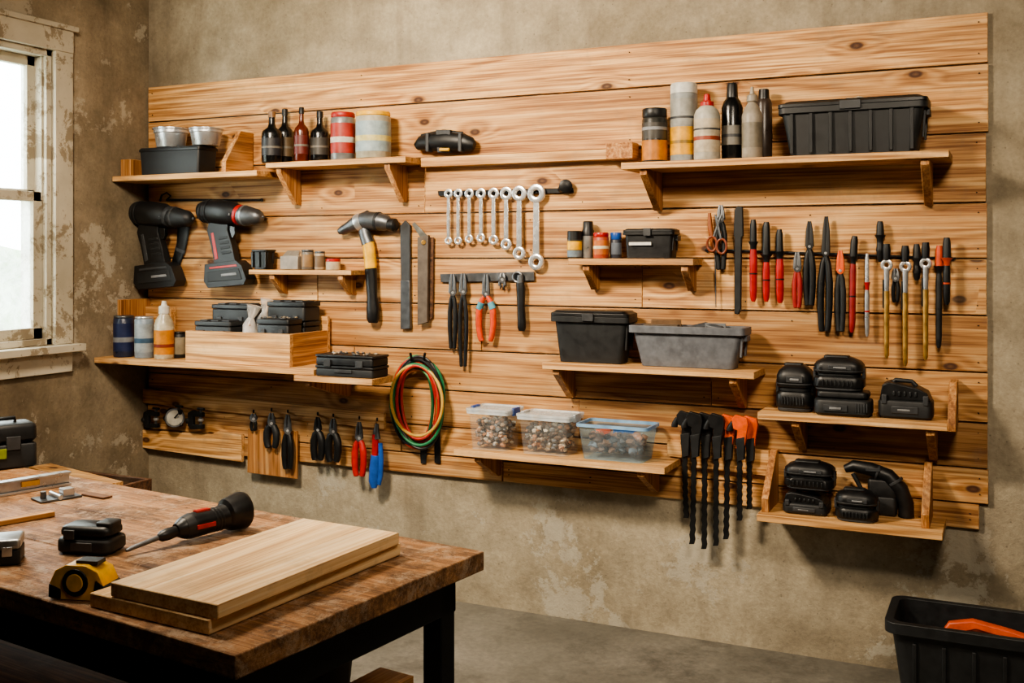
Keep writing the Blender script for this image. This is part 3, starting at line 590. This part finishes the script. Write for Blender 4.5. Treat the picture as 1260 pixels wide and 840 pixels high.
# right-hand tool rail
b=B('magnetic_tool_rail'); b.wt(IRON,[(868,307,1.6),(1176,318,1.6)],.029,1,8)
for x in (870,960,1060,1172): b.wt(IRON,[(x,308+(x-868)*.035,2.5,.0235),(x,308+(x-868)*.035,2.5,.029)],.03,1,8)
b.obj(0)
def seq(name,parts,fl=.9,d=.05,n=12):
    b=B(name)
    for m,pts in parts: b.wt(m,pts,d,fl,n)
    return b.obj(.0008)
def driver(name,x,y0,y1,ym,hm,rs=1.6,rh=5,dx=0,tipm=DST,cap=BLK,d=.052):
    return seq(name,[(tipm,[(x,y0,rs*.7),(x+dx*.2,y0+6,rs),(x+dx*.5,ym,rs*1.1)]),
      (cap,[(x+dx*.5,ym-3,rs*1.6),(x+dx*.5,ym+2,rh*.85),(x+dx*.55,ym+8,rh*.8)]),
      (hm,[(x+dx*.55,ym+6,rh*.8),(x+dx*.6,ym+16,rh),(x+dx*.8,y1-14,rh*.95),(x+dx*.95,y1-4,rh*.8),(x+dx,y1,rh*.45)]),
      (cap,[(x+dx*.75,(ym+y1)/2,rh*1.04),(x+dx*.75,(ym+y1)/2+2,rh*1.04)])],d=d)
plier('side_cutters',887,252,332,BLK2,4.5,r=3.2,jl=.22,d=.05); seq('marking_awl',[(P('#8a4c22'),[(873,262,2),(874,280,3.4),(877,300,3),(880,312,2)]),(DST,[(880,312,1.2),(881,378,.6)])],d=.045)
b=B('scissors'); SC=P('#7d3a1c'); b.ring(SC,876,300,6,1.5,.075,ry=1.5); b.ring(SC,888,303,6,1.5,.075,ry=1.5); b.wt(DST,[(878,292,1.6),(885,272,1.8),(888,264,1)],.075,.5); b.wt(DST,[(887,294,1.6),(882,272,1.8),(880,264,1)],.077,.5); b.obj(0)
b=B('flat_file'); b.wp(BLK2,[(904,258),(908,253),(914,254),(915,290),(913,292),(912,380),(909,387),(904,386),(904,292),(903,290)],.034,.050); b.obj(.003)
driver('screwdriver',927,270,371,300,RED,4.0,4.8,0,BLK,BLK); driver('screwdriver',943,273,371,316,RED,4.6,4.6,0,BLK,BLK)
driver('screwdriver',959,282,373,312,RED,4.2,5.0,1,BLK,BLK); plier('red_handle_pliers',981,310,379,P('#95201b'),3.4,r=2.8,jl=.3)
plier('combination_pliers',996,272,376,BLK,4,r=3.6,jl=.3,jm=BLK2); plier('long_pipe_pliers',1016,266,408,BLK,5.5,r=3.8,jl=.32,jm=BLK2,lean=-2)
plier('locking_pliers',1034,308,408,BLK2,3.6,r=3.2,jl=.25,jm=ORG)
driver('nut_driver',1052,290,409,318,P('#8c1d1b'),4.4,4,-4,BLK,BLK); driver('precision_screwdriver',1067,312,414,350,STL,2.4,3.0,0,CHR,RED)
def tbar(name,x,y0,y1,d=.066):
    b=B(name); b.ring(CHR,x,y0+26,5,2.4,d,.9); b.wt(BLK,[(x,y0,4),(x,y0+8,5),(x,y0+20,4)],d,.8); b.wt(STL,[(x,y0+30,3.4),(x,y0+48,3.2),(x,y0+60,2.8)],d,.9)
    b.wt(BRS,[(x,y0+58,3.4),(x,y1-20,3.1),(x,y1-4,2.8),(x,y1,1.2)],d,.95); b.wp(BLK,[(x-5,y0+44),(x-2,y0+44),(x-3,y0+80),(x-5,y0+78)],d-.006,d+.004); b.obj(.0008)
tbar('brass_drift_punch',1091,300,441); tbar('brass_drift_punch',1114,302,450); tbar('brass_drift_punch',1139,298,443)
for x,y0,y1 in ((1083,272,322),(1128,300,345)): driver('black_chisel',x,y0,y1,y0+20,BLK,4.4,4.8,0,BLK2,BLK,d=.047)
plier('short_cutters',1102,330,372,BLK,3,r=2.2,jl=.3,d=.044)
driver('orange_handle_screwdriver',1156,302,428,330,P('#1f2124'),4.6,3.8,-1,P('#c2461a'),BLK,d=.046); driver('orange_handle_screwdriver',1165,292,375,320,BLK,4.6,4.4,0,BLK2,P('#c2461a'),d=.064)
# ---------------------------------------------------------------- clamps
b=B('clamp_rack_board'); b.wp(WSH,[(822,541),(947,554),(947,585),(843,573),(843,563),(822,560)],.0235,.05); b.obj(.002)
cl=[(842,637,BLK),(854,669,BLK),(867,675,BLK),(881,671,BLK),(895,663,ORG),(910,640,ORG),(922,626,ORG)]
for i,(x,yb,hm) in enumerate(cl):
    d=.068+.026*(i%2); yt=508+(i*1.0); w=B('ratchet_bar_clamp'); xb=x+rnd(-4,3)
    pts=[]; n=26
    for k in range(n+1):
        y=yt+8+(yb-yt-8)*k/n; xx=x+(xb-x)*((k/n)**2); pts.append((xx+2.6+(1.2 if k%2 else 0),y))
    L=[(p[0]-6.2,p[1]) for p in pts[::-1]]
    w.wp(BLK,pts+L,d-.005,d+.005)
    w.wp(hm,[(x-9,yt+2),(x-5,yt-3),(x+9,yt+1),(x+11,yt+8),(x+7,yt+34),(x+3,yt+40),(x-4,yt+38),(x-2,yt+16),(x-7,yt+14)],d-.010,d+.010)
    w.wp(BLK2,[(x-4,yt+26),(x+7,yt+24),(x+6,yt+52),(x-2,yt+54)],d-.0115,d+.0115)
    w.wt(BLK,[(x-8,yt+6,3),(x-11,yt+12,3.8),(x-12,yt+15,4.2),(x-12,yt+17,4.2)],d,.7,10); w.wt(IRON,[(x,yt+44,1.5,.051),(x,yt+44,1.5,d)],d,1,8)
    w.obj(.0012)
# ---------------------------------------------------------------- hose coil
b=B('coiled_hose_bundle')
cols=[GRN,P('#2f8a55'),P('#b02a1e'),GRN,P('#c5341f'),P('#d07a2a'),P('#14532f'),P('#1c1e20'),P('#3b7d3e'),P('#a31f18'),P('#1c1e20'),P('#23734b'),P('#b02a1e'),P('#c9a24a')]
for i,m in enumerate(cols):
    cx_,cy_=514+rnd(-3,3),494+rnd(-3,4); rx_,ry_=28+rnd(-10,4),51+rnd(-10,4); n=40; ph=rnd(-.2,.2); pts=[]
    for k in range(n):
        a=2*math.pi*k/n; pts.append((cx_+rx_*math.cos(a)-ph*18*math.sin(a),cy_+ry_*math.sin(a),1.9,.036+.0045*i+.006*math.sin(2*a+i)))
    b.wt(m,pts,.05,1,8,True)
b.wt(IRON,[(506,440,1.6,.0235),(506,446,1.6,.06),(506,440,1.6,.105),(505,434,1.6,.11)],.05,1,8); b.wt(IRON,[(522,440,1.6,.0235),(522,446,1.6,.06),(522,440,1.6,.105),(523,434,1.6,.11)],.05,1,8)
b.wp(BLK,[(535,480),(541,482),(542,570),(535,569)],.025,.031); b.wp(BLK2,[(517,540),(527,541),(524,570),(518,570)],.025,.03); b.obj(0)
# ---------------------------------------------------------------- lower-left rail and tools
b=B('hanging_rail_board'); b.wp(WSH,[(166,477),(474,508),(474,528),(166,494)],.0235,.042); b.obj(.002)
b=B('scrap_wood_board'); b.wp(WSH,[(160,527),(262,534),(270,530),(299,534),(299,568),(160,548)],.0235,.042); b.obj(.002)
b=B('scrap_wood_board'); b.wp(WSZ,[(306,527),(366,530),(366,589),(305,581)],.043,.054); b.obj(.002)
def wallclamp(x,y,s=1.0,dial=False):
    b=B('hanging_clamp'); d=.07
    b.wp(IRON,[(x-9*s,y-9*s),(x-4*s,y-12*s),(x+8*s,y-9*s),(x+8*s,y-4*s),(x-3*s,y-5*s),(x-3*s,y+5*s),(x+8*s,y+5*s),(x+8*s,y+10*s),(x-6*s,y+10*s),(x-9*s,y+6*s)],d-.010,d+.010)
    b.wt(DST,[(x+5*s,y-13*s,1.8*s),(x+5*s,y+7*s,1.8*s)],d,1,8); b.wt(STL,[(x+5*s,y-2*s,3.4*s),(x+5*s,y+1*s,3.4*s)],d,1,12); b.wt(BLK,[(x+1*s,y-14*s,1.5*s),(x+9*s,y-13*s,1.5*s)],d,1,8)
    b.wt(BLK,[(x-12*s,y+1*s,3*s),(x-8*s,y,4*s)],d,.8,10)
    if dial: b.wt(DST,[(x,y,11*s,d+.010),(x,y,11.5*s,d+.014),(x,y,11*s,d+.022)],d,1,22); b.wt(P('#a9a598'),[(x,y,9*s,d+.0215),(x,y,9*s,d+.0235)],d,1,22); b.wt(BLK,[(x,y,1.2*s,d+.024),(x+4*s,y-5*s,.8*s,d+.024)],d,1,6)
    b.obj(.002)
wallclamp(187,516,1.0); wallclamp(215,514,1.05,True); wallclamp(242,517,1.05)
LT_=[('small_cutters',312,509,530,BLK,2.6,.07,DST,2),('snap_ring_pliers',334,508,551,BLK2,6,.078,DST,4),('end_nippers',354,510,577,BLK,4,.078,DST,3.6),('multi_tool',391,513,566,BLK,5,.075,IRON,4.2),('multi_tool',410,515,568,BLK,6,.075,DST,4.4),('red_handle_pliers',442,519,586,P('#b0201b'),5.5,.075,DST,3.8)]
for nm,x,y0,y1,hm,sp,d,jm,r in LT_: plier(nm,x,y0,y1,hm,sp,d=d,r=r,jl=.3,jm=jm)
seq('blue_handle_cutters',[(DST,[(464,521,2),(463,530,4),(464,540,5)]),(RED,[(462,534,4.5),(462,548,4.5),(461,560,4)]),(BLU,[(462,560,6),(461,575,7),(460,592,7),(460,600,4)]),(BLU,[(468,545,3),(469,565,3.5),(468,585,3.5),(466,596,3)])],.7,.075)
for x,y in ((312,507),(334,505),(354,507),(391,510),(410,512),(442,515),(464,517)):
    b=B('hook_nail'); b.wt(IRON,[(x,y,1.1,.0425),(x,y,1.1,.09),(x,y-3,1.1,.092)],.05,1,6); b.obj(0)
# ---------------------------------------------------------------- workbench
ZT=.85
A=H(290,806,ZT); Bc=H(597,678,ZT); yv=(Bc-A); WD=yv.length; yv.normalize(); xv=yv.cross(Vector((0,0,1)))
MT=Matrix.Identity(4)
for i in range(3): MT[i][0]=xv[i]; MT[i][1]=yv[i]; MT[i][2]=(0,0,1)[i]; MT[i][3]=A[i]
LT=2.35
b=B('workbench',MT); nb=3
for i in range(nb):
    a=WD*i/nb; b.bb((-LT,a+.0004,-.042),(rnd(-.002,.0),a+WD/nb-.0004,0),TOP)
b.bb((-LT+.05,.04,-.13),(-.05,.055,-.0425),IRON); b.bb((-LT+.05,WD-.055,-.13),(-.05,WD-.04,-.0425),IRON); b.bb((-.065,.04,-.13),(-.05,WD-.04,-.0425),IRON); b.bb((-LT+.05,.04,-.13),(-LT+.065,WD-.04,-.0425),IRON)
for x in (-.1,-LT+.05):
    for y in (.045,WD-.095): b.bb((x,y,-ZT),(x+.05,y+.05,-.0425),IRON)
for y in (.055,WD-.085): b.bb((-LT+.08,y,-.46),(-.08,y+.03,-.42),IRON)
b.bb((-LT+.08,.06,-.418),(-.06,WD-.06,-.398),WDK)
b.obj(.003)
def onbench(name,q,z,th,mat,bev=.002):
    p0,p1,p2=[H(x,y,z+th) for x,y in q]; x=(p2-p1); L=x.length; M=LM(p1-Vector((0,0,th)),p2-Vector((0,0,th))); w=(p0-p1).length
    b=B(name,M); b.bb((0,0,0),(L,w,th),mat); return b.obj(bev)
onbench('pine_plank',[(126,724),(257,763),(493,668)],ZT+.001,.026,WPL); onbench('pine_plank',[(163,708),(268,744),(491,655)],ZT+.0285,.026,WPL)
p0=H(155,673,ZT+.02); p1=H(300,640,ZT+.02); M=LM(Vector((p0.x,p0.y,ZT)),Vector((p1.x,p1.y,ZT))); L=(Vector((p1.x,p1.y))-Vector((p0.x,p0.y))).length
b=B('electric_screwdriver',M); e=lambda f,z:(L*f,0,z)
b.tube([e(0,.012),e(.03,.014),e(.3,.027)],[.003,.005,.006],DST,10,fax=2); b.tube([e(.25,.026),e(.28,.026),e(.33,.028),e(.42,.031)],[.006,.012,.014,.012],BLK,14)
b.tube([e(.40,.032),e(.45,.034),e(.55,.036),e(.75,.038),e(.82,.040),e(.84,.042),e(.97,.046),e(1.0,.046)],[.015,.024,.029,.027,.030,.038,.045,.042],BLK,18)
for f in (.70,.73,.76): b.tube([e(f,.0375),e(f+.012,.0378)],[.0285,.0285],BLK2,18)
b.tube([e(.46,.034),e(.5,.035),e(.53,.036)],[.0255,.0285,.0295],BLK2,18); b.box(e(.62,.063),(L*.12,.016,.010),RED); b.box((L*.60,-.027,.036),(L*.16,.008,.010),RED); b.tube([e(.985,.046),e(1.01,.046)],[.034,.032],DGR,18); b.obj(.001)
M=LM(H(68,683,ZT),H(128,686,ZT)); b=B('tool_battery',M); b.rbox((.06,.045,.001),.13,.085,.035,BLK2,.02,.008); b.rbox((.06,.045,.0335),.120,.075,.028,BLK,.02,.010); b.box((.06,.003,.02),(.05,.006,.018),DGR); b.rbox((.1,.045,.055),.04,.05,.014,BLK2,.01,.003); b.box((.03,.004,.045),(.025,.006,.02),DGR); b.obj(.001)
M=LM(H(63,737,ZT),H(133,741,ZT)); b=B('tape_measure',M)
b.prism([(0,0,.001),(.105,0,.001),(.108,0,.028),(.095,0,.055),(.07,0,.066),(.03,0,.066),(.008,0,.055),(-.004,0,.03)],(0,.055,0),YEL)
b.tube([(.05,-.003,.034),(.05,.058,.034)],.026,BLK,20); b.tube([(.05,-.005,.034),(.05,-.002,.034)],.017,YEL,20)
b.prism([(.085,-.002,.004),(.110,-.002,.004),(.110,-.002,.028),(.092,-.002,.04)],(0,.059,0),BLK); b.box((.065,.028,.068),(.045,.03,.008),BLK); b.box((.112,.028,.006),(.010,.024,.003),STL); b.box((.117,.028,.004),(.002,.024,.008),STL)
b.prism([(-.005,-.002,.004),(.02,-.002,.002),(.02,-.002,.02),(-.004,-.002,.03)],(0,.059,0),BLK); b.obj(.004)
M=LM(H(-30,583,ZT),H(47,574,ZT)); Lc=(H(-30,583,ZT)-H(47,574,ZT)).length
b=B('black_tool_case',M); b.rbox((Lc/2,.06,.001),Lc,.11,.075,BLK2,.015,.006); b.rbox((Lc/2,.06,.077),Lc*1.0,.11,.06,BLK,.015,.012); b.box((Lc*.6,.003,.08),(.04,.01,.04),DGR); b.box((Lc*.35,.003,.05),(.05,.004,.03),P('#8a9a2e')); b.tube([(Lc*.3,.06,.137),(Lc*.3,.06,.15),(Lc*.7,.06,.15),(Lc*.7,.06,.137)],.006,BLK,8); b.obj(.001)
M=LM(H(-40,619,ZT),H(88,597,ZT)); Lc=(H(-40,619,ZT)-H(88,597,ZT)).length
b=B('aluminium_level',M); b.bb((0,0,.001),(Lc,.028,.008),STL); b.bb((0,.011,.008),(Lc,.017,.034),STL); b.bb((0,0,.034),(Lc,.028,.040),STL); b.box((Lc*.6,.014,.024),(.05,.02,.014),YEL); b.obj(.001)
M=LM(H(50,620,ZT),H(100,612,ZT)); b=B('steel_hinge',M); b.bb((0,0,.001),(.05,.07,.006),DST); b.bb((.055,0,.001),(.11,.07,.006),DST); b.tube([(.0525,0,.009),(.0525,.07,.009)],.007,STL,10); b.box((.08,.03,.016),(.03,.03,.02),STL); b.tube([(.02,.035,.006),(.02,.035,.025)],.008,DST,10); b.obj(.001)
M=LM(H(-30,653,ZT),H(68,636,ZT)); b=B('wood_offcut',M); b.bb((0,0,.001),((H(-30,653,ZT)-H(68,636,ZT)).length,.025,.014),WSH); b.obj(.002)
M=LM(H(-50,701,ZT),H(24,695,ZT)); b=B('metal_parts_box',M); b.rbox((.05,.04,.001),.13,.08,.03,BLK2,.006,.002); b.rbox((.05,.04,.032),.13,.08,.022,P('#a8aaac',.35,.8),.006,.004); b.box((.09,-.001,.03),(.02,.005,.02),STL); b.obj(.001)
M=LM(H(100,610,ZT),H(140,617,ZT)); b=B('wood_offcut',M); b.bb((0,0,.001),(.09,.03,.006),WDK); b.obj(.001)
# crate in corner behind bench
b=B('wooden_crate'); x0,x1,y0,y1,h=.08,.62,-1.12,-.62,.55
b.bb((x0,y0,.0),(x0+.02,y1,h),WDK); b.bb((x1-.02,y0,0),(x1,y1,h),WDK); b.bb((x0+.02,y0,0),(x1-.02,y0+.02,h),WDK); b.bb((x0+.02,y1-.02,0),(x1-.02,y1,h),WDK); b.bb((x0+.02,y0+.02,.01),(x1-.02,y1-.02,.03),WDK); b.obj(.003)
b=B('wood_offcut'); b.box((.36,-.8,h+.016),(.60,.10,.03),WSH,rz=-.25); b.obj(.002)
b=B('wood_offcut'); b.box((.36,-1.02,h+.016),(.62,.11,.03),WDK,rz=.02); b.obj(.002)
# below bench
b=B('black_crate',MT); b.bin((-.42,.47,-.397),.36,.26,.20,BLK2,t=.9); b.box((-.42,.47,-.28),(.22,.14,.14),BLK,rz=.2); b.tube([(-.5,.44,-.2),(-.42,.46,-.16),(-.34,.48,-.2)],.018,BLK2,10); b.obj(.001)
b=B('wood_offcut',MT); b.bb((-.21,.16,-.397),(-.11,.62,-.34),WSH); b.obj(.002)
b=B('wood_offcut',MT); b.bb((-.22,.20,-.339),(-.125,.63,-.27),WSY); b.obj(.002)
# floor bin (right)
p0=H(1087,765,.36)
b=B('black_tote_bin'); wx=.62; dy_=.30
b.bin((p0.x+wx/2,p0.y+dy_/2,.001),wx,dy_,.36,BLK2,t=.84,rim=.018,rimh=.035,th=.008,r=.04)
for i in range(6): b.box((p0.x+.09+i*.085,p0.y+.028,.17),(.012,.012,.26),BLK2,rx=.06)
b.obj(.002)
b=B('orange_hand_saw'); c=Vector((p0.x+.30,p0.y+.17,.300))
b.prism([c+Vector(q) for q in ((-.12,0,.03),(-.05,.01,.045),(.05,.01,.03),(.16,0,.01),(.16,0,-.01),(.04,0,.005),(-.04,0,.018),(-.09,0,.0),(-.13,0,-.03),(-.15,0,-.02))],(0,.03,0),P('#c44a18'))
b.box(c+Vector((.02,.06,-.02)),(.26,.04,.03),P('#9a3d1c'),rz=-.1); b.obj(.006)
b=B('folded_dust_sheet'); b.rbox((p0.x+wx/2,p0.y+dy_/2,.012),wx*.72,dy_*.68,.235,P('#26282b',.8),.03,.03); b.obj(0)
# ---------------------------------------------------------------- outside
b=B('garden_hedge')
hg=[P('#7f9a62',.8),P('#9bb478',.8),P('#66804c',.8)]
for i in range(420): b.blob((-4.2+rnd(-.5,.6),rnd(-1.5,6.5),rnd(-.1,1.25)+rnd(0,.4)),rnd(.12,.24),random.choice(hg))
b.obj(0)
b=B('ground_outside'); b.bb((-12,-8,-.2),(-.21,12,-.1),P('#8a8f75',.9)); b.obj(0)
w=bpy.data.worlds.new('sky'); bpy.context.scene.world=w; w.use_nodes=True
bg=w.node_tree.nodes['Background']; bg.inputs[0].default_value=(.92,.96,1,1); bg.inputs[1].default_value=17.0
def area(name,loc,tgt,sx,sy,en,col,portal=False):
    l=bpy.data.lights.new(name,'AREA'); l.shape='RECTANGLE'; l.size=sx; l.size_y=sy; l.energy=en; l.color=col
    o=bpy.data.objects.new(name,l); bpy.context.collection.objects.link(o); o.location=loc
    o.rotation_euler=(Vector(tgt)-Vector(loc)).to_track_quat('-Z','Y').to_euler()
    if portal: l.cycles.is_portal=True
    return o
area('window_portal',(-.16,-1.11,1.77),(1,-1.11,1.77),1.0,1.34,1,(1,1,1),True)
l1=area('ceiling_lamp',(1.55,-2.25,2.9),(2.1,-.4,1.2),.6,.4,105,(1,.84,.64)); l1.data.spread=math.radians(140)
l2=area('ceiling_lamp',(4.1,-2.9,2.9),(2.9,0,1.3),.6,.4,36,(1,.85,.66)); l2.data.spread=math.radians(120)
# ---------------------------------------------------------------- camera
cam=bpy.data.cameras.new('camera'); co=bpy.data.objects.new('camera',cam); bpy.context.collection.objects.link(co)
cam.sensor_width=36; cam.lens=36*F/1260; cam.shift_y=-(420-HZ)/1260; cam.clip_start=.05
co.location=(CX,CY,CZ); co.rotation_euler=(math.pi/2,0,TH); bpy.context.scene.camera=co
vs=bpy.context.scene.view_settings
try:
    vs.view_transform='AgX'; vs.look='AgX - Medium High Contrast'
except Exception: pass
vs.exposure=-0.08
